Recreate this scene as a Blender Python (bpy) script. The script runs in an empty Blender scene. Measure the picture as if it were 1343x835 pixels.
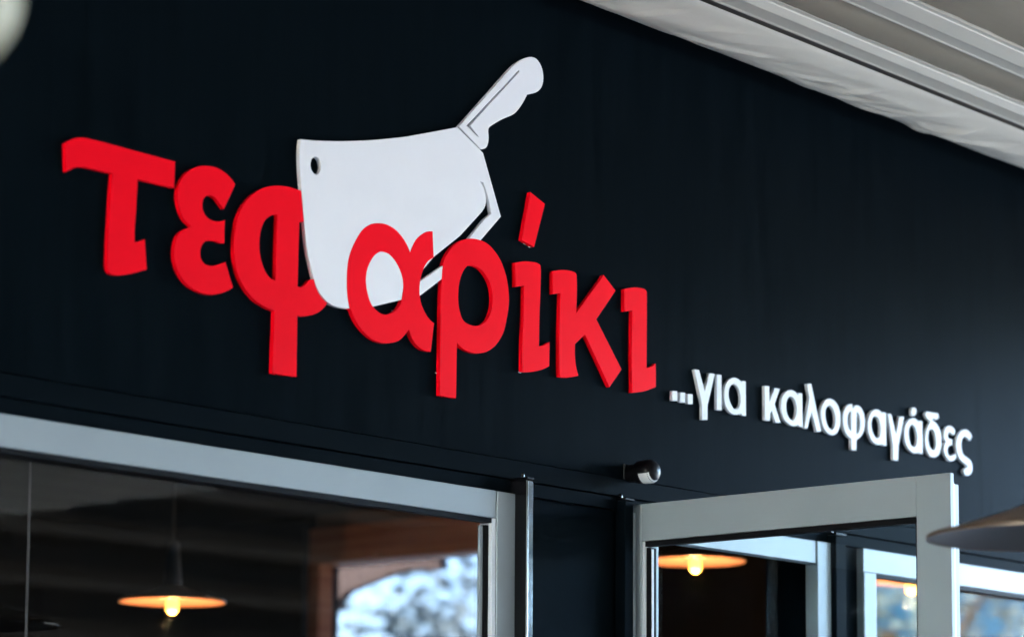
import bpy, bmesh, math, random
import numpy as np
from mathutils import Matrix, Vector, noise
random.seed(7)
R = math.radians

# ------------------------------------------------------------------ camera, sky, sun, exposure
scn = bpy.context.scene
F, YAW, PITCH, ROLL, PPY = 3429.72, R(48.70), R(6.053), R(0.321), 738.714   # solved from the wall's, door's and roof's edges
CAM = np.array([0.0, -4.0, 1.55])
_cy, _sy, _cp, _sp = math.cos(YAW), math.sin(YAW), math.cos(PITCH), math.sin(PITCH)
fwd = np.array([_sy*_cp, _cy*_cp, _sp]); right = np.array([_cy, -_sy, 0.0]); up = np.cross(right, fwd)
r2 = math.cos(ROLL)*right + math.sin(ROLL)*up; u2 = -math.sin(ROLL)*right + math.cos(ROLL)*up
cam_data = bpy.data.cameras.new('camera'); cam = bpy.data.objects.new('camera', cam_data)
scn.collection.objects.link(cam); scn.camera = cam
mw = Matrix.Identity(4)
for i in range(3):
    mw[i][0], mw[i][1], mw[i][2], mw[i][3] = r2[i], u2[i], -fwd[i], CAM[i]
cam.matrix_world = mw
cam_data.sensor_fit = 'HORIZONTAL'; cam_data.sensor_width = 36.0
cam_data.lens = F/1343*36; cam_data.shift_y = (PPY-417.5)/1343
cam_data.clip_start = 0.05; cam_data.clip_end = 2000
cam_data.dof.use_dof = True; cam_data.dof.focus_distance = 6.15; cam_data.dof.aperture_fstop = 2.6

SUN_EL, SUN_AZ = 50.0, 290.0          # azimuth: where the sun stands, degrees clockwise from +Y
w = bpy.data.worlds.new('World'); scn.world = w; w.use_nodes = True
nt = w.node_tree; bg = nt.nodes['Background']; sky = nt.nodes.new('ShaderNodeTexSky')
sky.sky_type = 'NISHITA'; sky.sun_disc = False; sky.sun_elevation = R(SUN_EL); sky.sun_rotation = R(SUN_AZ)
sky.air_density = 1.0; sky.dust_density = 0.3; sky.ozone_density = 2.2; sky.altitude = 600
nt.links.new(sky.outputs[0], bg.inputs[0]); bg.inputs[1].default_value = 0.12
sl = bpy.data.lights.new('sun', 'SUN'); sl.energy = 3.5; sl.angle = R(0.5); sl.color = (1, .95, .87)
so = bpy.data.objects.new('sun', sl); scn.collection.objects.link(so)
sd = Vector((math.sin(R(SUN_AZ))*math.cos(R(SUN_EL)), math.cos(R(SUN_AZ))*math.cos(R(SUN_EL)), math.sin(R(SUN_EL))))
so.rotation_euler = sd.to_track_quat('Z', 'Y').to_euler(); so.location = (0, -20, 30)
scn.view_settings.view_transform = 'Standard'; scn.view_settings.look = 'None'
scn.view_settings.gamma = 1; scn.view_settings.use_curve_mapping = False
scn.view_settings.exposure = 5.75
scn.render.engine = 'CYCLES'
scn.cycles.max_bounces = 10; scn.cycles.transparent_max_bounces = 16

# ------------------------------------------------------------------ helpers
def ray(x, y):
    c = np.array([(x-671.5)/F, -(y-PPY)/F, 1.0]); return r2*c[0] + u2*c[1] + fwd*c[2]
def at(x, y, ax, val):                 # point of the place on the plane axis = val behind a pixel of the photograph
    r = ray(x, y); return CAM + r*(val-CAM[ax])/r[ax]

def link(o, parent=None):
    scn.collection.objects.link(o)
    if parent is not None: o.parent = parent
    return o
def obj(name, mesh, mat, parent=None):
    o = bpy.data.objects.new(name, mesh)
    if mat is not None:
        for m in (mat if isinstance(mat, (list, tuple)) else [mat]): mesh.materials.append(m)
    return link(o, parent)
def tag(o, label, cat, group=None):
    o['label'] = label; o['category'] = cat
    if group: o['group'] = group
    return o
def thing(name, label, cat, loc=(0, 0, 0), group=None):
    o = bpy.data.objects.new(name, None); o.empty_display_size = .1; o.location = loc; link(o)
    return tag(o, label, cat, group)
def struct(o): o['kind'] = 'structure'; return o

class MB:
    def __init__(s): s.v = []; s.f = []; s.m = []
    def poly(s, pts, mi=0):
        b = len(s.v); s.v += [tuple(p) for p in pts]; s.f.append(tuple(range(b, b+len(pts)))); s.m.append(mi)
    def box(s, x0, x1, y0, y1, z0, z1, mi=0):
        b = len(s.v)
        s.v += [(x0,y0,z0),(x1,y0,z0),(x1,y1,z0),(x0,y1,z0),(x0,y0,z1),(x1,y0,z1),(x1,y1,z1),(x0,y1,z1)]
        for f in ((0,3,2,1),(4,5,6,7),(0,1,5,4),(1,2,6,5),(2,3,7,6),(3,0,4,7)):
            s.f.append(tuple(b+i for i in f)); s.m.append(mi)
        return s
    def prism_x(s, prof, x0, x1):      # profile of (y, z) run along X
        b = len(s.v); n = len(prof)
        s.v += [(x0, p[0], p[1]) for p in prof] + [(x1, p[0], p[1]) for p in prof]
        for i in range(n):
            j = (i+1) % n; s.f.append((b+i, b+j, b+n+j, b+n+i)); s.m.append(0)
        s.f.append(tuple(b+i for i in range(n))[::-1]); s.m.append(0)
        s.f.append(tuple(b+n+i for i in range(n))); s.m.append(0)
        return s
    def lathe(s, prof, seg=40, c=(0, 0, 0), axis='z', mi=0):
        b = len(s.v)
        for r, z in prof:
            for k in range(seg):
                a = 2*math.pi*k/seg
                p = (r*math.cos(a), r*math.sin(a), z) if axis == 'z' else (r*math.cos(a), -z, r*math.sin(a))
                s.v.append((c[0]+p[0], c[1]+p[1], c[2]+p[2]))
        for i in range(len(prof)-1):
            for k in range(seg):
                l = (k+1) % seg
                s.f.append((b+i*seg+k, b+i*seg+l, b+(i+1)*seg+l, b+(i+1)*seg+k)); s.m.append(mi)
        return s
    def tube(s, pts, r, seg=8):
        pts = [Vector(p) for p in pts]; b = len(s.v); rr = r if isinstance(r, (list, tuple)) else [r]*len(pts)
        for i, p in enumerate(pts):
            d = (pts[min(i+1, len(pts)-1)]-pts[max(i-1, 0)]).normalized()
            q = d.to_track_quat('Z', 'Y')
            for k in range(seg):
                a = 2*math.pi*k/seg
                s.v.append(tuple(p + q @ Vector((rr[i]*math.cos(a), rr[i]*math.sin(a), 0))))
        for i in range(len(pts)-1):
            for k in range(seg):
                l = (k+1) % seg
                s.f.append((b+i*seg+k, b+i*seg+l, b+(i+1)*seg+l, b+(i+1)*seg+k)); s.m.append(0)
        s.f.append(tuple(b+k for k in range(seg))[::-1]); s.m.append(0)
        s.f.append(tuple(b+(len(pts)-1)*seg+k for k in range(seg))); s.m.append(0)
        return s
    def build(s, name, mat, parent=None, bevel=0, smooth=False, fix=True):
        me = bpy.data.meshes.new(name); me.from_pydata(s.v, [], s.f)
        me.polygons.foreach_set('material_index', s.m)
        bm = bmesh.new(); bm.from_mesh(me)
        if fix: bmesh.ops.recalc_face_normals(bm, faces=bm.faces)
        if bevel:
            bmesh.ops.bevel(bm, geom=list(bm.edges), offset=bevel, segments=2, profile=.5, affect='EDGES')
        bm.to_mesh(me); bm.free()
        if smooth:
            me.shade_smooth(); me.set_sharp_from_angle(angle=R(35))
        return obj(name, me, mat, parent)
def box(name, mat, parent, x0, x1, y0, y1, z0, z1, bevel=0):
    return MB().box(x0, x1, y0, y1, z0, z1).build(name, mat, parent, bevel)

# ------------------------------------------------------------------ materials
def mat(name, col, rough=.5, metal=0, spec=.5, var=0, vscale=(5, 5, 5), bump=0, bscale=60, bstretch=(1, 1, 1), rvar=0, col2=None, coat=0, detail=5, tint=None):
    m = bpy.data.materials.new(name); m.use_nodes = True; n = m.node_tree.nodes; l = m.node_tree.links
    b = n['Principled BSDF']
    b.inputs['Base Color'].default_value = (*col, 1); b.inputs['Roughness'].default_value = rough
    b.inputs['Metallic'].default_value = metal; b.inputs['Specular IOR Level'].default_value = spec
    b.inputs['Coat Weight'].default_value = coat
    if tint: b.inputs['Specular Tint'].default_value = (*tint, 1)
    tc = n.new('ShaderNodeTexCoord')
    if var or col2 or rvar:
        mp = n.new('ShaderNodeMapping'); mp.inputs['Scale'].default_value = vscale; l.new(tc.outputs['Object'], mp.inputs[0])
        tx = n.new('ShaderNodeTexNoise'); tx.inputs['Scale'].default_value = 1; tx.inputs['Detail'].default_value = detail
        tx.inputs['Roughness'].default_value = .6; l.new(mp.outputs[0], tx.inputs['Vector'])
        rp = n.new('ShaderNodeValToRGB'); rp.color_ramp.elements[0].position = .3; rp.color_ramp.elements[1].position = .7
        c1 = tuple(c*(1-var) for c in col); c2 = col2 or tuple(min(1, c*(1+var)) for c in col)
        rp.color_ramp.elements[0].color = (*c1, 1); rp.color_ramp.elements[1].color = (*c2, 1)
        l.new(tx.outputs['Fac'], rp.inputs[0]); l.new(rp.outputs[0], b.inputs['Base Color'])
        if rvar:
            mr = n.new('ShaderNodeMapRange'); mr.inputs[1].default_value = .3; mr.inputs[2].default_value = .7
            mr.inputs[3].default_value = rough-rvar; mr.inputs[4].default_value = rough+rvar
            l.new(tx.outputs['Fac'], mr.inputs[0]); l.new(mr.outputs[0], b.inputs['Roughness'])
    if bump:
        mp2 = n.new('ShaderNodeMapping'); mp2.inputs['Scale'].default_value = bstretch; l.new(tc.outputs['Object'], mp2.inputs[0])
        t2 = n.new('ShaderNodeTexNoise'); t2.inputs['Scale'].default_value = bscale; t2.inputs['Detail'].default_value = 4
        l.new(mp2.outputs[0], t2.inputs['Vector'])
        bp = n.new('ShaderNodeBump'); bp.inputs['Strength'].default_value = bump; bp.inputs['Distance'].default_value = .002
        l.new(t2.outputs['Fac'], bp.inputs['Height']); l.new(bp.outputs[0], b.inputs['Normal'])
    return m
def emis(name, col, s):
    m = bpy.data.materials.new(name); m.use_nodes = True; n = m.node_tree.nodes; b = n['Principled BSDF']
    b.inputs['Base Color'].default_value = (*col, 1); b.inputs['Emission Color'].default_value = (*col, 1); b.inputs['Emission Strength'].default_value = s
    return m
def glass(name, tint=(1, 1, 1), k=1.0, rough=0.0):
    m = bpy.data.materials.new(name); m.use_nodes = True; n = m.node_tree.nodes; l = m.node_tree.links
    n.remove(n['Principled BSDF']); out = n['Material Output']
    lw = n.new('ShaderNodeLayerWeight'); lw.inputs['Blend'].default_value = .5
    pw = n.new('ShaderNodeMath'); pw.operation = 'POWER'; pw.inputs[1].default_value = 5; l.new(lw.outputs['Facing'], pw.inputs[0])
    mr = n.new('ShaderNodeMapRange'); mr.inputs[3].default_value = .043*k; mr.inputs[4].default_value = 1.0; l.new(pw.outputs[0], mr.inputs[0])
    tr = n.new('ShaderNodeBsdfTransparent'); tr.inputs[0].default_value = (*tint, 1)
    gl = n.new('ShaderNodeBsdfGlossy'); gl.inputs['Roughness'].default_value = rough
    mx = n.new('ShaderNodeMixShader'); l.new(mr.outputs[0], mx.inputs[0]); l.new(tr.outputs[0], mx.inputs[1]); l.new(gl.outputs[0], mx.inputs[2])
    l.new(mx.outputs[0], out.inputs[0])
    return m

M = {}
M['wall'] = mat('dark_navy_paint', (.0026, .0050, .0068), .38, spec=.0065, tint=(.1, .5, 1), var=.20, vscale=(26, 26, 2.2), bump=.10, bscale=90, bstretch=(1, 1, .15), rvar=.08)
M['trim'] = mat('dark_navy_trim_paint', (.0034, .0060, .0080), .40, spec=.007, tint=(.1, .5, 1), var=.12, vscale=(3, 20, 20), rvar=.06, bump=.05, bscale=50)
M['pier'] = mat('dark_navy_pier_paint', (.0032, .0060, .0080), .42, spec=.007, tint=(.1, .5, 1), var=.2, vscale=(12, 12, 8), bump=.08, rvar=.08)
M['red'] = mat('red_lacquer', (.98, .0012, .013), .5, spec=.03, var=.03, vscale=(9, 9, 9), bump=.03, bscale=40)
M['white'] = mat('white_board', (.80, .79, .795), .45, var=.02, vscale=(6, 6, 6), bump=.02, bscale=40)
M['glue'] = mat('dried_glue', (.55, .50, .46), .6, var=.2, vscale=(80, 80, 80))
M['text'] = mat('white_letter_plastic', (.70, .71, .71), .4, var=.02, vscale=(20, 20, 20))
M['alu'] = mat('grey_coated_aluminium', (.30, .347, .360), .34, var=.035, vscale=(3, 3, 3), rvar=.04, bump=.015, bscale=300)
M['alu_light'] = mat('light_aluminium_edge', (.72, .75, .77), .28, var=.03, vscale=(5, 5, 5))
M['joint'] = mat('grey_silicone', (.16, .155, .15), .6, var=.1)
M['gasket'] = mat('black_rubber', (.006, .006, .007), .55, var=.1, spec=.06)
M['black_gloss'] = mat('black_gloss_metal', (.006, .006, .007), .22, var=.1, vscale=(3, 3, 12), rvar=.05, spec=.3)
M['black_plastic'] = mat('black_gloss_plastic', (.004, .004, .005), .34, var=.1, vscale=(30, 30, 30), spec=.12)
M['glint_metal'] = mat('sky_glint_metal', (.42, .50, .60), .14, metal=1, var=.04, vscale=(3, 3, 10), rvar=.05)
M['lens'] = mat('white_lens_plastic', (.75, .77, .78), .25, var=.02)
M['glass'] = glass('window_glass', (.93, .97, .97), .5)
M['tinted'] = glass('view_dimming_glass', (.22, .225, .25), .5)
M['fabric_white'] = mat('white_awning_fabric', (.46, .425, .35), .75, var=.06, vscale=(2.5, 12, 12), bump=.15, bscale=220)
M['fabric_beige'] = mat('taupe_awning_fabric', (.27, .225, .155), .8, var=.07, vscale=(1.5, 9, 9), bump=.12, bscale=220)
M['groove'] = mat('painted_groove_shade', (.11, .095, .08), .7, var=.1, spec=.1)
M['rail'] = mat('white_coated_rail', (.47, .435, .355), .6, var=.03, vscale=(1, 30, 30), rvar=.05)
M['wood'] = mat('stained_wood', (.42, .150, .075), .5, var=.35, vscale=(1.2, 1.2, 26), bump=.1, bscale=40, bstretch=(1, 1, 14), col2=(.55, .24, .13), spec=.06)
M['wood_pale'] = mat('weathered_wood', (.17, .108, .078), .6, var=.2, vscale=(1.5, 1.5, 22), spec=.06)
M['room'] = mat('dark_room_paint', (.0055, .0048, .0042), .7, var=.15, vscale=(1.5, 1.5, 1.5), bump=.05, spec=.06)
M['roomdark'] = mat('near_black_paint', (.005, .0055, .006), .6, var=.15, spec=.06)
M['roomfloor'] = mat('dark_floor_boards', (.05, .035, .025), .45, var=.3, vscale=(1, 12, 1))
M['copper'] = mat('copper_lining', (.21, .078, .045), .55, metal=0, var=.08, vscale=(10, 10, 10))
M['shade'] = mat('bronze_shade', (.15, .092, .055), .42, metal=.4, var=.3, vscale=(6, 6, 6), rvar=.08)
M['lining_dark'] = mat('dull_grey_lining', (.040, .034, .032), .55, var=.1, vscale=(6, 6, 6))
M['cable'] = mat('black_cable', (.01, .01, .01), .6, var=.1)
M['socket'] = mat('dark_blue_socket', (.010, .013, .017), .5, var=.1, spec=.12)
M['cream'] = mat('cream_globe', (.31, .27, .165), .6, var=.05, vscale=(4, 4, 4))
M['bulb'] = emis('warm_bulb', (1, .45, .08), .085)
M['deck'] = mat('terrace_tiles', (.21, .18, .14), .55, var=.18, vscale=(2, 2, 2), bump=.1)
M['ground'] = mat('pale_paving', (.17, .175, .18), .8, var=.25, vscale=(.4, .4, .4), bump=.1, bscale=8)
M['plaster'] = mat('white_plaster', (.78, .77, .74), .8, var=.06, vscale=(.8, .8, .8), bump=.1, bscale=12)
M['roof_tile'] = mat('red_roof_tile', (.34, .13, .07), .75, var=.3, vscale=(3, 3, 3), bump=.3, bscale=10)
M['win_dark'] = mat('dark_shuttered_window', (.008, .009, .010), .8, var=.1, spec=.05)
M['shutter'] = mat('blue_shutter', (.10, .20, .30), .5, var=.15)
M['bark'] = mat('bark', (.11, .075, .05), .85, var=.35, vscale=(6, 6, 1.5), bump=.5, bscale=20)
M['leaf'] = mat('olive_foliage', (.20, .235, .21), .6, var=.25, vscale=(1.2, 1.2, 1.2), col2=(.28, .31, .27))
M['band'] = mat('mirrored_band_colour', (.0125, .0105, .0082), .85, var=.2, spec=.05)
M['blue_render'] = mat('blue_grey_render', (.060, .165, .25), .8, var=.25, vscale=(.3, .3, .8), spec=.05)
M['brick'] = mat('dark_brown_render', (.0060, .0048, .0036), .85, spec=.03, var=.3, vscale=(.6, .6, .6), bump=.2, bscale=12)

# ------------------------------------------------------------------ the setting: ground, terrace, building
g = MB(); g.poly([(-400, -400, -.154), (400, -400, -.154), (400, 400, -.154), (-400, 400, -.154)])
struct(g.build('ground', M['ground']))
struct(box('terrace_floor', M['deck'], None, -9, 12, -12.2, .05, -.15, 0))

X0, X1 = -9.0, 14.0                     # building front
ZM, ZL, ZF, ZG = 2.438, 2.390, 2.357, 2.291   # moulding line, second trim line, top of frames, bottom of the head frame
WR = 4.544                              # right end of the big window
XD0, XD1 = 5.035, 5.773                 # doorway
XW2 = 5.996                             # next window's left end
bld = thing('shop_building', 'dark navy painted shopfront wall carrying the red and white sign', 'building', (0, 0, 0))
wall = box('wall', M['wall'], bld, X0, X1, 0, .22, ZM, 4.6)
box('trim_board', M['trim'], bld, X0, X1, -.008, .20, ZL, ZM-.003, .0015)
box('lower_trim_board', M['trim'], bld, X0, X1, -.002, .20, ZF, ZL-.002, .001)
# piers
box('pier', M['pier'], bld, WR, XD0-.062, .012, .036, 0, ZF-.001)
box('pier', M['pier'], bld, XD1+.066, XW2, .006, .20, 0, ZF-.001)
box('pier', M['pier'], bld, 9.0, X1, .006, .20, 0, ZF-.001)
box('pier', M['pier'], bld, X0, .6, .006, .20, 0, ZF-.001)

def window(x0, x1, joints, label=None):
    y0, y1 = -.016, .024
    head = box('window', M['alu'], bld, x0, x1-.078, y0, y1, ZG, ZF-.002, .0015)
    if label: head['label'] = label
    box('jamb', M['alu'], head, x1-.076, x1-.012, y0-.002, y1, .05, ZF-.003, .0015)
    box('jamb_edge', M['alu_light'], head, x1-.090, x1-.0775, y0+.001, y1, .05, ZG-.001, .001)
    box('jamb', M['alu'], head, x0, x0+.06, y0-.002, y1, .05, ZG-.001, .0015)
    box('sill', M['alu'], head, x0+.061, x1-.092, y0, y1, .0, .07, .0015)
    box('gasket', M['gasket'], head, x0+.061, x1-.092, -.0150, .0085, ZG-.012, ZG-.001)
    box('gasket', M['gasket'], head, x1-.102, x1-.0905, -.004, .0085, .07, ZG-.017)
    box('bead', M['alu'], head, x1-.114, x1-.1025, .002, .0085, .07, ZG-.018, .001)
    box('pane', M['glass'], head, x0+.061, x1-.110, .009, .014, .071, ZG-.002)
    for j in joints:
        box('pane_joint', M['joint'], head, j, j+.0011, .0068, .0086, .071, ZG-.017)
    return head
window(.6, WR+.012, [at(32, 700, 1, .02)[0]], 'wide grey framed shop window under the sign')
window(XW2, 9.0, [7.6], 'grey framed window beyond the open door')

# doorway frame (fixed), right of the pier
box('door_frame', M['alu'], bld, XD1+.004, XD1+.066, -.016, .024, 0, ZF-.002, .0015)
box('door_frame', M['alu'], bld, XD0-.028, XD1+.002, -.012, .024, ZF-.062, ZF-.002, .0015)
box('door_frame', M['alu'], bld, XD0-.061, XD0-.030, -.012, .07, 0, ZF-.002, .0015)

# black guide rails beside the openings
def guide(x0, x1, y0, ztop, bright=False, mt='black_gloss'):
    gd = box('guide_rail', M[mt], bld, x0, x1, y0, .004, 0, ztop, .002)
    if bright: box('reflection_strip', M['glint_metal'], gd, x0+.0015, x1-.0015, y0-.0025, y0-.0005, 0, ztop-.004, .0005)  # bluish bright strip stands in for sky reflected in the black rail
    box('end_cap', M['black_plastic'], gd, x0-.002, x1+.002, y0-.002, .003, ztop+.0005, ztop+.006, .001)
    MB().lathe([(0, .010), (.004, .010), (.005, .006), (.005, 0)], 12, (x0+.006, y0+.02, ztop+.007)).build('screw', M['black_gloss'], gd)
gx = at(691.4, 640, 1, -.055)[0]
guide(gx, gx+.020, -.055, at(691.4, 628, 1, -.055)[2], True)
guide(XD0-.062-.034, XD0-.064, -.028, at(818, 655, 1, -.028)[2], mt='trim')
guide(XD1+.070, XD1+.115, -.03, ZF+.02, mt='trim')

# the open door: hinged at the doorway's left side, leaf standing at right angles to the wall
DX, DW, DT = 5.000, .911, 2.375
door = MB()
door.box(DX, DX+.014, -DW, -DW+.090, .01, DT); door.box(DX, DX+.014, -.030, -.003, .01, DT)
door.box(DX, DX+.014, -DW+.0905, -.0305, DT-.092, DT); door.box(DX, DX+.014, -DW+.0905, -.0305, .01, .14)
leaf = door.build('door', M['alu'], bld, .0012); leaf['label'] = 'open glazed door with grey aluminium frame'
box('stile_core', M['alu'], leaf, DX+.0145, DX+.060, -DW+.016, -DW+.080, .02, DT-.020, .001)
box('rail_core', M['alu'], leaf, DX+.0145, DX+.060, -DW+.081, -.010, DT-.082, DT-.020, .001)
box('stile_core', M['alu'], leaf, DX+.0145, DX+.060, -.036, -.006, .02, DT-.083, .001)
box('edge_strip', M['alu_light'], leaf, DX+.016, DX+.021, -DW+.004, -DW+.0155, .02, DT-.018, .0006)
box('edge_strip', M['alu_light'], leaf, DX+.024, DX+.030, -DW+.007, -DW+.0155, .02, DT-.022, .0006)
box('gasket', M['gasket'], leaf, DX+.001, DX+.022, -DW+.091, -.041, DT-.106, DT-.093)
box('gasket', M['gasket'], leaf, DX+.0062, DX+.022, -DW+.091, -DW+.096, .145, DT-.108)
box('gasket', M['gasket'], leaf, DX+.0062, DX+.030, -.0525, -.041, .145, DT-.108)
box('bead', M['alu_light'], leaf, DX+.002, DX+.013, -.0403, -.031, .145, DT-.093, .001)
box('bead', M['alu_light'], leaf, DX+.010, DX+.016, -.0560, -.0530, .145, DT-.112, .0006)
box('pane', M['glass'], leaf, DX+.024, DX+.030, -DW+.084, -.0365, .12, DT-.086)
for z in (.25, 1.1, 2.1):
    MB().lathe([(0, -.05), (.008, -.05), (.008, .05), (0, .05)], 14, (DX-.010, -.010, z)).build('hinge', M['alu'], leaf, 0, True)
hd = MB(); hd.tube([(DX, -DW+.045, .95), (DX-.05, -DW+.045, .95), (DX-.05, -DW+.045, 1.25), (DX, -DW+.045, 1.25)], .011, 10)
hd.build('handle', M['alu'], leaf, 0, True)

# room behind the glass: dark walls, added wood framed opening stands in for a reflection
XE, YB, ZC = 9.0, 6.3, 3.15
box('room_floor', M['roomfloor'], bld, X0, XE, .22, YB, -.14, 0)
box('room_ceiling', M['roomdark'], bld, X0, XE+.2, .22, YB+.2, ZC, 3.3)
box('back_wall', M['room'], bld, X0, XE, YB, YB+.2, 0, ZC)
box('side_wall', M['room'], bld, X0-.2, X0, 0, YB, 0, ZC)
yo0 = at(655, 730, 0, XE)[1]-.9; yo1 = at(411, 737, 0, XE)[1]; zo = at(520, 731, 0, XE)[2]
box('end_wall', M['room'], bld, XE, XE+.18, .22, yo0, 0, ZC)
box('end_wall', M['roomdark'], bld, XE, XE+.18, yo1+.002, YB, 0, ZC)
ztop = at(520, 683, 0, XE)[2]
box('end_wall', M['wood_pale'], bld, XE+.02, XE+.18, yo0, yo1, ztop+.002, ZC)
box('wood_header', M['wood'], bld, XE-.03, XE+.18, yo0, yo1, zo, ztop, .004)
yp = at(425, 760, 0, XE)[1]
box('wood_post', M['wood'], bld, XE-.035, XE+.06, yp, yo1, 0, zo-.001, .004)
pp = at(360, 700, 0, 8.2); pq = at(404, 700, 0, 8.2)
box('column', M['roomdark'], bld, 8.17, 8.2, pq[1], pp[1], 0, at(380, 694, 0, 8.2)[2])
y620 = at(619, 760, 0, XE)[1]
box('mullion', M['alu_light'], bld, XE+.06, XE+.08, y620, y620+.012, 0, zo-.001)
box('pane', M['tinted'], bld, XE+.10, XE+.106, yo0, yo1, 0, zo-.001)  # dark glass added to dim the overbright view outside
# timber eave board outside the opening, with a stepped lower edge
xb = 10.2
eb = [at(x, y, 0, xb) for x, y in ((380, 700), (577, 700), (577, 746), (562, 747), (535, 745), (500, 757), (455, 775), (444, 785), (444, 798), (380, 800))]
vs = [(0, -p[1]+0, p[2]) for p in eb]
ebm = MB(); n_ = len(eb)
ebm.v = [(xb, p[1], p[2]) for p in eb] + [(xb+.06, p[1], p[2]) for p in eb]
ebm.f = [tuple(range(n_)), tuple(range(n_, 2*n_))[::-1]] + [(i, (i+1) % n_, n_+(i+1) % n_, n_+i) for i in range(n_)]
ebm.m = [0]*len(ebm.f)
ebm.build('eave_board', M['wood_pale'], bld)

# ------------------------------------------------------------------ terrace roof: fabric and rails running along the wall
ZR = 3.55; RX0, RX1 = -9.0, 10.1
roof = thing('terrace_awning', 'white railed terrace awning with taupe fabric above the wall', 'awning', (0, 0, 0))
def rail(y_in, y_out, ridge):
    h = .05
    prof = [(y_in, ZR+.001), (y_in, ZR+h), (y_out, ZR+h), (y_out, ZR+.012), (y_out+.012, ZR+.011), (y_out+.014, ZR+.008), (ridge-.002, ZR-.002), (ridge, ZR-.0025), (ridge+.003, ZR+.002), (y_in-.009, ZR+.002), (y_in-.006, ZR+.0004), (y_in-.002, ZR+.0004)]
    MB().prism_x(prof, RX0, RX1).build('rail', M['rail'], roof)
rails = [(-.340, -.437, -.401), (-.578, -.690, -.633)]
y = -.945
while y > -11.9:
    rails.append((y, y-.11, y-.055)); y -= .42 if y < -1.6 else .256
for r_ in rails: rail(*r_)
def cloth(name, ya, yb, z, sag, mt, wav, nx=260, ny=7):
    me = bpy.data.meshes.new(name); vs = []; fs = []
    for i in range(nx+1):
        X = RX0 + (RX1-RX0)*i/nx
        for j in range(ny+1):
            t = j/ny; Y = ya+(yb-ya)*t
            if j == 0: Y += wav*noise.noise(Vector((X*9, 0, ya*7)))
            Z = z - sag*math.sin(math.pi*t) + .006*noise.noise(Vector((X*2.2, Y*9, ya)))
            vs.append((X, Y, Z))
    for i in range(nx):
        for j in range(ny):
            a = i*(ny+1)+j; fs.append((a, a+1, a+ny+2, a+ny+1))
    me.from_pydata(vs, [], fs); me.shade_smooth()
    return obj(name, me, mt, roof)
for k in range(len(rails)-1):
    cloth('fabric_panel', rails[k][1]-.004, rails[k+1][0]+.004, ZR+.014, .006, M['fabric_beige'], .010 if k < 4 else 0, 420 if k < 3 else 120)
# loose white skirt against the wall, creased
def wr(X, t):
    d = 0
    for kk, (a, fx, ft) in enumerate(((.0065, 2.6, 2.2), (.004, 6.5, 3.5), (.0018, 15, 5))):
        q = noise.noise(Vector((X*fx + t*ft*1.1, t*ft*.55 - X*.4, kk*9.1)))
        d += a*(1-2*abs(q))
    return d
rc = random.Random(5); CR = []
xx = 1.6
while xx < 9.0:
    for k in range(rc.choice((1, 2, 3, 3))):
        CR.append((xx+rc.uniform(-.06, .10), rc.uniform(.62, .92), rc.uniform(.12, .30), rc.uniform(.22, .5), rc.uniform(.006, .0135), rc.uniform(.035, .07)))
    xx += rc.uniform(.16, .46)
def crease(X, t):
    d = 0
    for cx, ct, lx, lt, a, wd in CX:
        u = (X-cx)/lx
        if -.25 < u < 1.25:
            v = (t-(ct-lt*(u**1.3 if u > 0 else 0)))/wd
            if abs(v) < 4: d += a*math.exp(-v*v)*max(0, math.sin(math.pi*min(1, max(0, (u+.25)/1.5))))
    return d
nx, ny = 1700, 40; me = bpy.data.meshes.new('skirt'); vs = []; fs = []
for i in range(nx+1):
    X = 1.5 + (RX1-1.5)*i/nx
    CX = [c for c in CR if -.25 < (X-c[0])/c[2] < 1.25]
    for j in range(ny+1):
        t = j/ny
        Y = -.317 + t*.212; Z = ZR + .002 - .024*math.sin(math.pi*t)**.8
        e = math.sin(math.pi*t)**.7
        Z -= e*crease(X, t)
        Z -= e*wr(X, t)*(.6+1.0*max(0, noise.noise(Vector((X*1.3, 3, 0)))+.25))
        Y += .004*noise.noise(Vector((X*5, 1, 2)))*t
        vs.append((X, Y, Z))
for i in range(nx):
    for j in range(ny):
        a = i*(ny+1)+j; fs.append((a, a+1, a+ny+2, a+ny+1))
me.from_pydata(vs, [], fs); me.shade_smooth(); obj('skirt', me, M['fabric_white'], roof)
box('groove_shade', M['groove'], roof, RX0, RX1, -.339, -.300, ZR+.010, ZR+.08)  # dark strip coloured to stand in for shade in the groove
box('sun_block_cover', M['gasket'], roof, RX0, RX1, -12.1, -.001, ZR+.085, ZR+.10)  # opaque black layer added to block the sun and darken the gaps
box('front_beam', M['rail'], roof, RX0, RX1, -12.2, -12.1, ZR-.12, ZR+.10, .004)
for px in (-8.9, -3.0, 3.0, 10.0):
    box('post', M['rail'], roof, px-.06, px+.06, -12.21, -12.09, 0, ZR-.121, .004)

# ------------------------------------------------------------------ sign: outlines read off on the wall
def smooth(pts, n=6):                  # pts: (x, y, corner)
    N = len(pts); out = []
    k0 = next((i for i, p in enumerate(pts) if p[2]), None)
    seq = pts[k0:]+pts[:k0] if k0 is not None else pts
    def cr(p0, p1, p2, p3, t):
        return tuple(.5*((2*p1[a]) + (-p0[a]+p2[a])*t + (2*p0[a]-5*p1[a]+4*p2[a]-p3[a])*t*t + (-p0[a]+3*p1[a]-3*p2[a]+p3[a])*t**3) for a in (0, 1))
    for i in range(N):
        p1, p2 = seq[i], seq[(i+1) % N]
        if p1[2] and p2[2]: out.append(p1[:2]); continue
        p0 = seq[i-1] if not p1[2] else (2*p1[0]-p2[0], 2*p1[1]-p2[1])
        p3 = seq[(i+2) % N] if not p2[2] else (2*p2[0]-p1[0], 2*p2[1]-p1[1])
        for q in range(n): out.append(cr(p0, p1, p2, p3, q/n))
    return out
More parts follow.
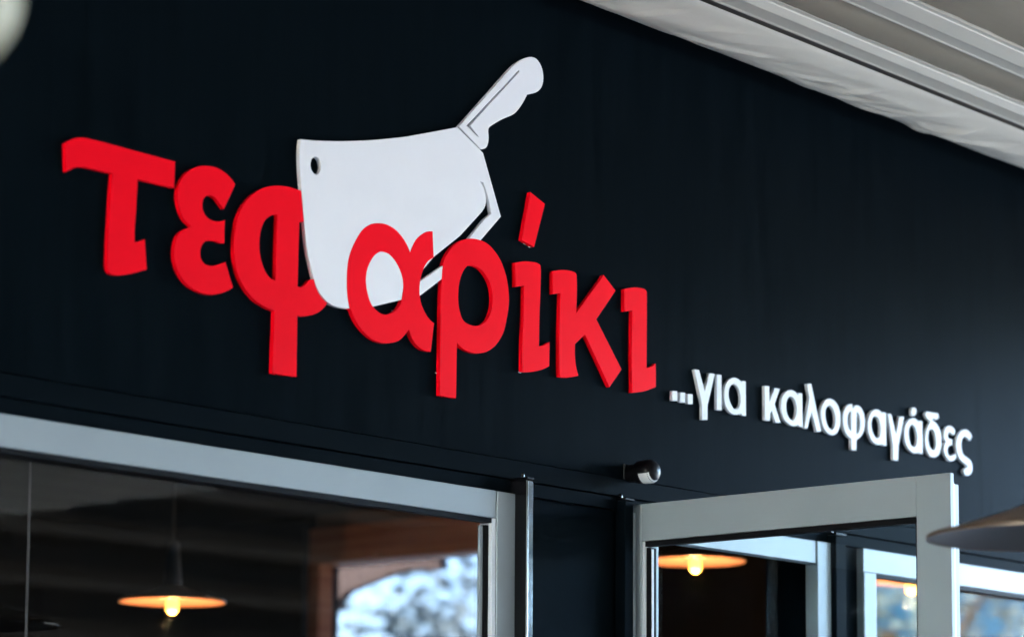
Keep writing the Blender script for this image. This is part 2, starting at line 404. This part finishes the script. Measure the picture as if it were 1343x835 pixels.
FR = dict(t=(70,170,4.175), e=(210,200,4.175), A=(290,230,5.219), B=(330,340,5.219), C=(380,160,5.219), D=(540,150,5.219), E=(520,240,5.219),
          F=(380,270,5.219), G=(570,60,5.219), H=(440,280,5.219), I=(440,350,5.219), K=(530,300,5.219), L=(530,380,5.219), M=(640,240,5.219),
          N=(660,340,5.219), O=(710,350,5.219), P=(870,475,10.433), Q=(990,490,10.433), T=(1070,510,8.35), U=(1170,530,8.35), p=(0,0,1))
def path(s):
    fr = None; out = []
    for tok in s.split():
        if tok in FR: fr = FR[tok]; continue
        c = tok.endswith('c'); a, b = tok.rstrip('c').split(',')
        out.append((fr[0]+float(a)/fr[2], fr[1]+float(b)/fr[2], c))
    return out
def wall_pts(s, t, dx=0):
    res = []
    for (x, y) in smooth(path(s)):
        q = at(x+dx, y, 1, -t); res.append((q[0], q[2]))
    return res
def plate_mesh(name, loops, t, bev, y_back=0.0, grow=0):
    cu = bpy.data.curves.new(name, 'CURVE'); cu.dimensions = '2D'; cu.fill_mode = 'BOTH'
    for lp in loops:
        sp = cu.splines.new('POLY'); sp.points.add(len(lp)-1); sp.use_cyclic_u = True
        for p, (a, b) in zip(sp.points, lp): p.co = (a, b, 0, 1)
    cu.extrude = t/2-bev; cu.bevel_depth = bev; cu.bevel_resolution = 1; cu.offset = grow-bev
    tmp = bpy.data.objects.new('tmp', cu); scn.collection.objects.link(tmp)
    dg = bpy.context.evaluated_depsgraph_get(); dg.update()
    me = bpy.data.meshes.new_from_object(tmp.evaluated_get(dg)); bpy.data.objects.remove(tmp)
    me.name = name; me.materials.clear()
    for v in me.vertices:
        a, b, c = v.co; v.co = (a, -(c+t/2)+y_back, b)
    bm = bmesh.new(); bm.from_mesh(me); bmesh.ops.remove_doubles(bm, verts=bm.verts, dist=1e-6)
    bmesh.ops.recalc_face_normals(bm, faces=bm.faces); bm.to_mesh(me); bm.free()
    return me
def finish(me):
    me.shade_smooth(); me.set_sharp_from_angle(angle=R(32))
    for p in me.polygons:
        if abs(p.normal.y) > .8: p.use_smooth = False
    return me
def place(name, me, mt, parent=None):       # origin at the lower left of the piece
    co = np.array([v.co for v in me.vertices]); o_ = Vector((co[:, 0].min(), 0, co[:, 2].min()))
    if parent is None:
        for v in me.vertices: v.co -= o_
    o = obj(name, me, mt, parent)
    if parent is None: o.location = o_
    return o

T1, T2 = .0118, .0095
LET = {
 'tau': ['t 66,74c 100,54 150,44 205,52 330,84c 667,175c 662,320c 462,272c 454,420 446,540 445,615c 472,611 501,600c 506,680 511,765c 440,785 370,796 325,793 303,775 296,735 299,640 309,440 322,240c 240,222 165,205 125,207 72,230c'],
 'epsilon': ['e 412,175c 349,309c 330,285 302,248 270,235 241,250 231,290 241,332 265,360 300,375 330,377 355,370c 352,430 352,497c 330,495 300,483 270,482 240,493 222,525 222,570 240,605 275,620 315,615 358,598c 399,740c 350,765 290,776 220,765 152,725 104,660 80,590 78,530 89,470 118,432 170,405c 128,360 102,290 96,230 108,165 152,105 200,80 250,72 300,80 350,105 387,140'],
 'phi': ['A 547,105c 565,318c 536,318c 530,500 524,760c 548,762 578,746 606,712c B 425,135c 440,190 470,250 500,285 520,300c 480,345 430,375 370,388 313,385c 308,803c 141,780c 156,354c 100,330 42,295 2,260 A 155,760 110,660 90,540 90,430 109,310 154,200 224,125 302,82 380,70 460,78',
         'A 385,268c 378,500 372,720c 330,695 295,640 270,560 262,470 272,380 300,310 345,272'],
 'alpha': ['H 665,122c 672,300c 630,330 600,385 582,450 575,530 585,610 615,680 645,725 675,750c I 652,580c 600,568 552,530 520,480 503,428c 470,470 430,505 370,520 300,515 232,480 165,410 125,340 106,290 H 97,645 82,540 80,420 92,310 125,215 180,120 235,78 290,66 350,75 410,110 460,165 495,225 512,268c 530,220 560,170 600,138 635,123',
           'H 320,260 370,280 420,340 455,420 465,490 457,585 424,650 382,682 335,690 290,670 245,620 218,540 208,450 220,370 255,300 290,268'],
 'rho': ['K 300,165 275,215 266,260 260,340 252,450 L 248,300 245,500 243,722c 355,742c 362,360c 400,400 450,425 510,433 570,420 630,375 680,290 K 705,600 718,500 712,400 695,310 660,215 610,140 560,95 500,72 440,68 390,82 340,115',
         'K 450,250 500,262 550,305 590,380 605,460 600,540 577,610 545,645 500,663 450,655 405,625 380,560 370,470 378,370 400,300 425,262'],
 'accent': ['M 290,62c 390,143c 316,438c 230,390c'],
 'iota': ['N 80,22c 140,14 200,17 240,28 257,60 255,200 248,400 245,595c 282,586 318,565c 315,730c 270,752 200,768 130,770c 130,600 138,400 143,180c 85,188c'],
 'kappa': ['O 78,28c 140,20 200,26 235,42 243,80 243,200 240,315c 427,55c 508,162c 376,358c 549,700c 466,822c 298,462c 231,526c 230,600 238,680 255,744c 190,755 126,752c 122,650 124,400 131,178c 78,186c'],
 'iota2': ['O 568,150c 630,140 690,145 715,160 722,200 722,450 721,690c 750,683 783,660c p 860.2,507.0c 845,512.8 829,514.6c O 620,760 618,600 622,298c 568,305c'],
}
RG = 'red letters of the sign'
RL = {'tau': 'red Greek letter tau, leftmost letter of the sign', 'epsilon': 'red Greek letter epsilon between the tau and the phi',
      'phi': 'red Greek letter phi with long stem touching the left edge of the cleaver', 'alpha': 'red Greek letter alpha set into the bottom of the white cleaver blade',
      'rho': 'red Greek letter rho with long stem right of the alpha', 'accent': 'small slanted red accent bar floating above the iota',
      'iota': 'red Greek letter iota directly under the accent bar', 'kappa': 'red Greek letter kappa, next to last of the red letters',
      'iota2': 'red Greek letter iota at the right end, just before the white dots'}
cut = {}; RO = {}
for k, loops in LET.items():
    lp = [wall_pts(s, T1) for s in loops]
    o = place('accent_mark' if k == 'accent' else 'sign_letter', finish(plate_mesh(k, lp, T1, .0007, -.0003)), M['red'])
    tag(o, RL[k], 'accent' if k == 'accent' else 'letter', RG if k != 'accent' else None)
    cut[k] = lp; RO[k] = o

# dabs of mounting glue showing at the letters' edges
def glue(letter, x, y, r):
    p = at(x, y, 1, -.002); o = RO[letter]; mb = MB(); rg = random.Random(int(x))
    mb.lathe([(0, -r*.5), (r*.7, -r*.4), (r, 0), (r*.6, r*.4), (0, r*.5)], 9)
    mb.v = [(a*1.6*rg.uniform(.8, 1.2)+p[0]-o.location.x, b*.35+p[1], c*rg.uniform(.7, 1.3)+p[2]-o.location.z) for a, b, c in mb.v]
    mb.build('glue_dab', M['glue'], o)
glue('accent', 688, 319.5, .0035); glue('accent', 694, 323.5, .003); glue('iota', 681.5, 487.8, .0035); glue('rho', 572.3, 489, .003); glue('alpha', 515, 407.5, .003)
# white cleaver: blade with a slit, and a handle; the red letters are let into the blade
TB = .0108
blade = ['C 75,118c 180,128 330,132 500,128 640,118 800,100 D 0,146 150,119 312,89c 488,265c 610,700c p 630.2,315.3c 579.8,365.5c 550.3,388.1c 538,397c 539,377c 550.7,368.8c 582.3,347.3c 614.8,313.2c E 600,250c 648,210c D 528,585c 490,466c 466,458c 488,495 503,545 508,590 502,630 480,668c 330,832c E 258,503c p 556,352 541,372 528,393c F 570,688 500,698 415,702 330,692 262,662 202,592 165,500 140,400 118,290 99,110 C 77,420 69,300 68,200',
         'C 175,238 150,255 142,295 152,335 180,360 205,345 215,305 203,258']
handle = ['G 167,553c 350,347c 520,156 580,107 620,86 660,78 697,92 727,135 742,190 742,250 725,295 690,322 635,333c 602,395 564,448 530,475 460,505 400,540 374,560 367,582 370,630 365,670 350,700 318,710c',
          'G 578,166c 219,548c 290,620c 304,626c 243,548c 580,180c']
def boolean_diff(me, cutters):
    base = bpy.data.objects.new('tmp_base', me); scn.collection.objects.link(base); tmp = []
    for c in cutters:
        co = bpy.data.objects.new('tmp_cut', c); scn.collection.objects.link(co); tmp.append(co)
        md = base.modifiers.new('b', 'BOOLEAN'); md.operation = 'DIFFERENCE'; md.solver = 'EXACT'; md.object = co
    dg = bpy.context.evaluated_depsgraph_get(); dg.update()
    out = bpy.data.meshes.new_from_object(base.evaluated_get(dg))
    for o in tmp+[base]: bpy.data.objects.remove(o)
    return out
clv = thing('cleaver_sign', 'flat white butcher cleaver board mounted behind the red letters', 'cleaver', tuple(Vector((at(390, 182, 1, 0)[0], 0, at(460, 402, 1, 0)[2]))))
inv = Matrix.Translation(clv.location).inverted()
bme = plate_mesh('blade', [wall_pts(s, TB) for s in blade], TB, .0006, -.0003)
bme = boolean_diff(bme, [plate_mesh('cut', [cut[k][0]], .06, 0.0001, .03, .0004) for k in ('phi', 'alpha', 'rho')])
# the alpha's counter shows the board again
def inner_poly():
    # blade pieces seen through the alpha's eye
    s = 'H 320,261 370,281 420,341 454,420 464,490 452,590c 255,637c 244,618 219,540 209,450 221,370 256,301 290,269'
    return [wall_pts(s, TB)]
for me_, nm in ((bme, 'blade'), (plate_mesh('blade', inner_poly(), TB, .0004, -.0003), 'blade'), (plate_mesh('handle', [wall_pts(s, TB) for s in handle], TB, .0006, -.0003), 'handle')):
    for v in me_.vertices: v.co = inv @ v.co
    finish(me_); obj(nm, me_, M['white'], clv)

# small white letters
WT = [
 ('dot', 'first of the three small white dots, nearest the red iota', ['P 125,388c 190,394c 190,527c 125,522c']),
 ('dot', 'middle one of the three small white dots', ['P 232,410c 298,415c 297,550c 232,545c']),
 ('dot', 'third small white dot, beside the white gamma', ['P 335,430c 400,436c 403,571c 335,566c']),
 ('letter', 'small white letter gamma right after the three dots', ['P 425,96c 488,104c 568,400c 632,148c 705,156c 604,590c 604,785c 532,780c 532,585c']),
 ('letter', 'small white letter iota between gamma and alpha of the short word', ['P 735,165c 795,173c 797,656c 733,648c']),
 ('letter', 'small white letter alpha ending the short three letter word', ['P 1080,253c 1126,260c 1131,732c 1080,722c 1072,702c 1000,715 930,695 872,630 842,540 835,440 852,320 892,245 960,208 1020,225 1070,268c', 'P 965,295 1012,325 1047,400 1060,500 1047,590 1012,640 960,625 920,560 895,470 897,380 920,320']),
 ('letter', 'small white letter kappa starting the long word', ['Q 135,165c 196,171c 198,385c 275,195c 341,206c 270,415c 351,666c 285,665c 232,500c 208,550c 206,641c 138,631c']),
 ('letter', 'small white letter alpha between kappa and lambda', ['Q 598,262c 646,269c 656,726c 605,718c 598,697c 540,715 470,690 402,620 367,520 360,430 377,320 422,250 490,220 545,240 590,285c', 'Q 490,310 535,340 565,410 575,490 560,580 520,635 475,610 440,540 428,450 435,380 460,325']),
 ('letter', 'small white letter lambda with tall slanted stroke', ['Q 715,138c 770,136c 908,785c 850,790c 778,510c 716,746c 680,738c 748,330c']),
 ('letter', 'small white round letter omicron right of the lambda', ['T 155,105 205,130 250,200 270,300 262,410 230,480 185,503 130,480 85,415 60,320 58,230 80,155 115,115', 'T 155,180 190,215 212,290 215,370 195,430 170,440 135,410 110,340 103,260 115,205']),
 ('letter', 'small white letter phi with its stem reaching below the line', ['T 398,162c 404,212c 422,190 455,177 495,205 525,270 537,360 525,450 490,520 445,555c 442,670c 392,662c 390,542c 345,505 312,440 298,360 301,270 327,200 362,170', 'T 388,238c 388,465c 362,430 348,370 350,290 370,252', 'T 446,250c 475,280 488,350 485,420 470,475 445,492c']),
 ('letter', 'small white letter alpha between phi and the second gamma', ['T 735,252c 768,258c 771,620c 735,612c 728,602c 680,608 625,575 587,500 571,410 578,320 607,250 655,222 700,235 729,268c', 'T 655,295 690,330 710,400 710,470 695,525 665,535 635,500 612,430 610,360 625,310']),
 ('letter', 'small white letter gamma in the middle of the long word', ['T 790,270c 823,273c 880,500c 917,300c 965,303c 905,620c 900,781c 850,776c 848,630c']),
 ('letter', 'small white letter alpha beneath the little white accent', ['U 295,180c 330,183c 335,541c 305,535c 298,527c 250,535 195,500 152,425 138,340 143,250 172,180 225,150 265,165 290,196c', 'U 225,220 255,255 275,330 275,400 260,455 230,465 200,430 182,350 182,280 200,235']),
 ('accent', 'tiny white accent above the last alpha', ['U 218,42 250,38 265,60 258,108 236,124 216,112']),
 ('letter', 'small white letter delta with flat top bar', ['U 374,80c 505,100c 511,148c 490,166c 446,150c 442,172 480,205 520,270 540,360 535,460 510,545 460,578 410,555 377,480 365,390 373,300 402,220 427,188c 384,150 368,112', 'U 430,265 460,290 478,360 485,430 470,490 445,500 415,465 395,390 398,320 410,280']),
 ('letter', 'small white letter epsilon, next to last of the long word', ['U 690,295 681,336c 657,322 640,301 621,305 610,340 621,375 656,385c 659,445c 626,450 606,490 613,540 640,565 670,555 692,535c 699,590c 660,618 620,605 582,550 568,490 578,430 594,410c 571,370 571,300 592,250 630,235 668,255']),
 ('letter', 'small white final sigma with hooked tail at the far right', ['U 872,350 851,396c 825,370 800,350 775,365 758,420 760,490 780,550 825,585 860,620 878,680 870,740 840,775 800,765 780,722c 805,698 825,690 820,665 790,640 747,600 717,530 703,440 718,350 752,295 800,275 845,300']),
]
for cat, lab, loops in WT:
    o = place({'dot': 'sign_dot', 'letter': 'tagline_letter', 'accent': 'tagline_accent'}[cat], finish(plate_mesh(cat, [wall_pts(s, T2) for s in loops], T2, .0005, -.0003)), M['text'])
    tag(o, lab, cat, {'dot': 'white dots before the tagline', 'letter': 'white tagline letters'}.get(cat))

# ------------------------------------------------------------------ wall sensor
q = at(824, 621, 1, 0)
sn = thing('motion_sensor', 'small black cylindrical sensor with white lens on the wall above the door', 'sensor', tuple(q))
sn.scale = (.93, .88, .93)
MB().box(-.024, .024, -.006, -.0005, -.024, .024).build('base_plate', M['black_plastic'], sn, .002)
MB().lathe([(0, .0065), (.024, .0065), (.024, .034), (.029, .038), (.031, .046), (.031, .078), (.029, .089), (.022, .097), (.010, .101), (0, .1015)], 32, (0, 0, 0), 'y').build('housing', M['black_plastic'], sn, 0, True)
lm = MB(); nu, nv = 14, 12
for i in range(nu+1):
    for j in range(nv+1):
        a = R(-165 + 105*i/nu); t = j/nv          # wraps the underside of the nose
        yy = .060 + .0375*t; rr = .0318 if yy < .078 else .0318-.0022*((yy-.078)/.011)-.0075*max(0, (yy-.087)/.0105)**1.5
        lm.v.append((rr*math.cos(a), -yy, rr*math.sin(a)))
for i in range(nu):
    for j in range(nv):
        b = i*(nv+1)+j; lm.f.append((b, b+1, b+nv+2, b+nv+1)); lm.m.append(0)
lm.build('lens', M['lens'], sn, 0, True)

# ------------------------------------------------------------------ pendant lamps
def pendant(label, loc, r, ceil, lit, group, h=None, watt=.42, lining='copper'):
    p = thing('pendant_lamp', label, 'lamp', loc, group); h = h or r*.30
    MB().lathe([(.02, h+.004), (r*.35, h*.70), (r*.8, h*.22), (r, .004), (r+.004, .001), (r+.004, -.004), (r-.001, -.004)], 64).build('shade', M['shade'], p, 0, True, False)
    MB().lathe([(r-.0015, -.003), (r*.8, h*.20-.004), (r*.35, h*.68-.004), (.02, h-.002), (0, h-.002)], 64).build('shade_lining', M[lining], p, 0, True, False)
    MB().lathe([(0, h+.16), (.012, h+.16), (.022, h+.15), (.026, h+.10), (.031, h+.03), (.034, h), (.03, h-.01), (0, h-.01)], 24).build('socket', M['socket'], p, 0, True)
    MB().tube([(0, 0, h+.155), (0, 0, ceil-loc[2])], .004, 6).build('cord', M['cable'], p)
    MB().lathe([(.012, h-.012), (.013, h-.026), (.018, h-.044), (.0235, h-.066), (.022, h-.086), (.012, h-.098), (0, h-.101)], 20).build('bulb', M['bulb'] if lit else M['lens'], p, 0, True)
    if lit:
        ld = bpy.data.lights.new('bulb_light', 'POINT'); ld.energy = watt; ld.color = (1, .58, .24); ld.shadow_soft_size = .03
        lo = bpy.data.objects.new('bulb_light', ld); lo.location = (0, 0, h-.135); link(lo, p)
GP = 'pendant lamps in the room'
q = at(226, 788, 1, 3.0); pendant('lit copper lined pendant lamp seen through the wide window', tuple(q), .185, ZC, True, GP)
q = at(912, 735, 1, 1.9); pendant('lit copper lined pendant lamp seen through the open door', tuple(q), .185, ZC, True, GP)
q = at(1195, 762, 1, 1.5); pendant('lit pendant lamp beyond the door glass, partly hidden by its frame', tuple(q), .17, ZC, True, GP)
# hanging lamp in front of the door
dq = ray(1380, 702.5); q = CAM + dq*4.80
pendant('bronze pendant lamp hanging in front of the open door at the right edge', tuple(q), .225, ZR, False, None, .068, lining='lining_dark')
# pale globe close to the camera, far out of focus
dq = ray(-84, -10); q = CAM + dq*2.1
gl = thing('globe_lamp', 'pale cream blurred globe at the upper left corner', 'lamp', tuple(q))
MB().lathe([(.066*math.sin(math.pi*i/24), -.066*math.cos(math.pi*i/24)) for i in range(25)], 48).build('globe', M['cream'], gl, 0, True)
MB().lathe([(0, .10), (.012, .10), (.02, .085), (.022, .062), (0, .062)], 24).build('cap', M['socket'], gl, 0, True)
MB().tube([(0, 0, .099), (0, 0, ZR-q[2])], .004, 6).build('cord', M['cable'], gl)

# ------------------------------------------------------------------ outdoors beyond the opening and in front of the terrace
def house(label, cx, cy, wx, wy, h, rot=0):
    hs = thing('white_house', label, 'house', (cx, cy, -.154)); hs.rotation_euler.z = rot
    box('wall', M['plaster'], hs, -wx/2, wx/2, -wy/2, wy/2, 0, h)
    rf = MB(); a, b = wx/2+.5, wy/2+.5
    rf.v = [(-a, -b, h), (a, -b, h), (a, b, h), (-a, b, h), (-a, 0, h+1.6), (a, 0, h+1.6)]
    rf.f = [(0, 1, 5, 4), (2, 3, 4, 5), (0, 4, 3), (1, 2, 5), (0, 3, 2, 1)]; rf.m = [0]*5
    rf.build('roof', M['roof_tile'], hs)
    for i in range(int(wx//2.4)):
        for z in (1.0, 3.9):
            if z+1.4 > h: continue
            x = -wx/2+1.4+i*2.4
            wd = box('window', M['win_dark'], hs, x-.5, x+.5, -wy/2-.02, -wy/2+.05, z, z+1.4)
            box('shutter', M['shutter'], wd, x-.98, x-.52, -wy/2-.05, -wy/2-.004, z, z+1.4); box('shutter', M['shutter'], wd, x+.52, x+.98, -wy/2-.05, -wy/2-.004, z, z+1.4)
    for i in range(int(wy//2.4)):
        for z in (1.0, 3.9):
            if z+1.4 > h: continue
            y_ = -wy/2+1.4+i*2.4
            wd = box('window', M['win_dark'], hs, -wx/2-.02, -wx/2+.05, y_-.5, y_+.5, z, z+1.4)
            box('shutter', M['shutter'], wd, -wx/2-.05, -wx/2-.004, y_-.98, y_-.52, z, z+1.4)
    return hs
def tree(label, x, y, h, seed, group):
    rnd = random.Random(seed); t = thing('olive_tree', label, 'tree', (x, y, -.154), group)
    tk = MB(); tk.tube([(0, 0, 0), (.05, .02, h*.3), (0, .1, h*.6)], [h*.035, h*.027, h*.014], 10)
    cl = []
    for i in range(9):
        a = rnd.uniform(0, 6.28); e = (math.cos(a)*h*rnd.uniform(.12, .3), math.sin(a)*h*rnd.uniform(.12, .3), h*rnd.uniform(.5, .9))
        tk.tube([(0.02, .05, h*rnd.uniform(.28, .45)), tuple(.5*c for c in e[:2])+(e[2]*.8,), e], [h*.013, h*.008, h*.003], 6); cl.append((e, h*rnd.uniform(.13, .22)))
    tk.build('trunk', M['bark'], t, 0, True)
    cr = MB()
    for e, r_ in cl:
        for k in range(170):
            d = Vector((rnd.gauss(0, 1), rnd.gauss(0, 1), rnd.gauss(0, .8))).normalized()*r_*rnd.uniform(.35, 1)**.6
            c = Vector(e)+d; s = h*rnd.uniform(.012, .022); q_ = Vector((rnd.gauss(0, 1), rnd.gauss(0, 1), rnd.gauss(0, 1))).normalized().to_track_quat('Z', 'Y')
            cr.poly([tuple(c+q_@Vector(p)) for p in ((-s, 0, 0), (0, -s*.5, s*.1), (s, 0, 0), (0, s*.5, s*.1))])
    cr.build('crown', M['leaf'], t, 0, False, False)
TG = 'trees around the terrace'
tree('olive tree seen left through the room opening', 21.0, 15.0, 5.6, 1, TG)
tree('olive tree farther away beyond the room opening', 29, 24.5, 6.4, 2, TG)
tree('olive tree across the paving in front of the terrace', 26, -13, 7, 3, TG)
tree('olive tree farther out in front of the terrace', 38, -24, 8, 4, TG)

# unseen dark building added to darken the window reflections and the front light
ob = thing('added_backdrop_building', 'added dark stand-in building across the terrace, mirrored in the shop window', 'building', (-4, -20, -.154))
box("wall", M["brick"], ob, -20, 40, -6, 0, 0, 8)
box('cornice', M['roomdark'], ob, -20.2, 40.2, -6.2, .25, 8.0, 8.3)
for k in range(9):
    box('mirrored_band', M['band'], ob, -20, 40, .001, .10, 2.75+k*.62, 2.86+k*.62)  # ledges added to mirror as bands, in place of the roof rails
box('blue_mirror_wing', M['blue_render'], ob, 40.001, 95, -6, -.3, 0, 7.2)  # added so the far window mirrors a blue tone
box('wing_parapet', M['band'], ob, 40.001, 95.2, -6.2, .0, 7.201, 7.5)
box('light_block_screen', M['room'], bld, -9.3, -9.1, -12, -2.9, 0, ZR)  # unseen screen added to cut the light from the left
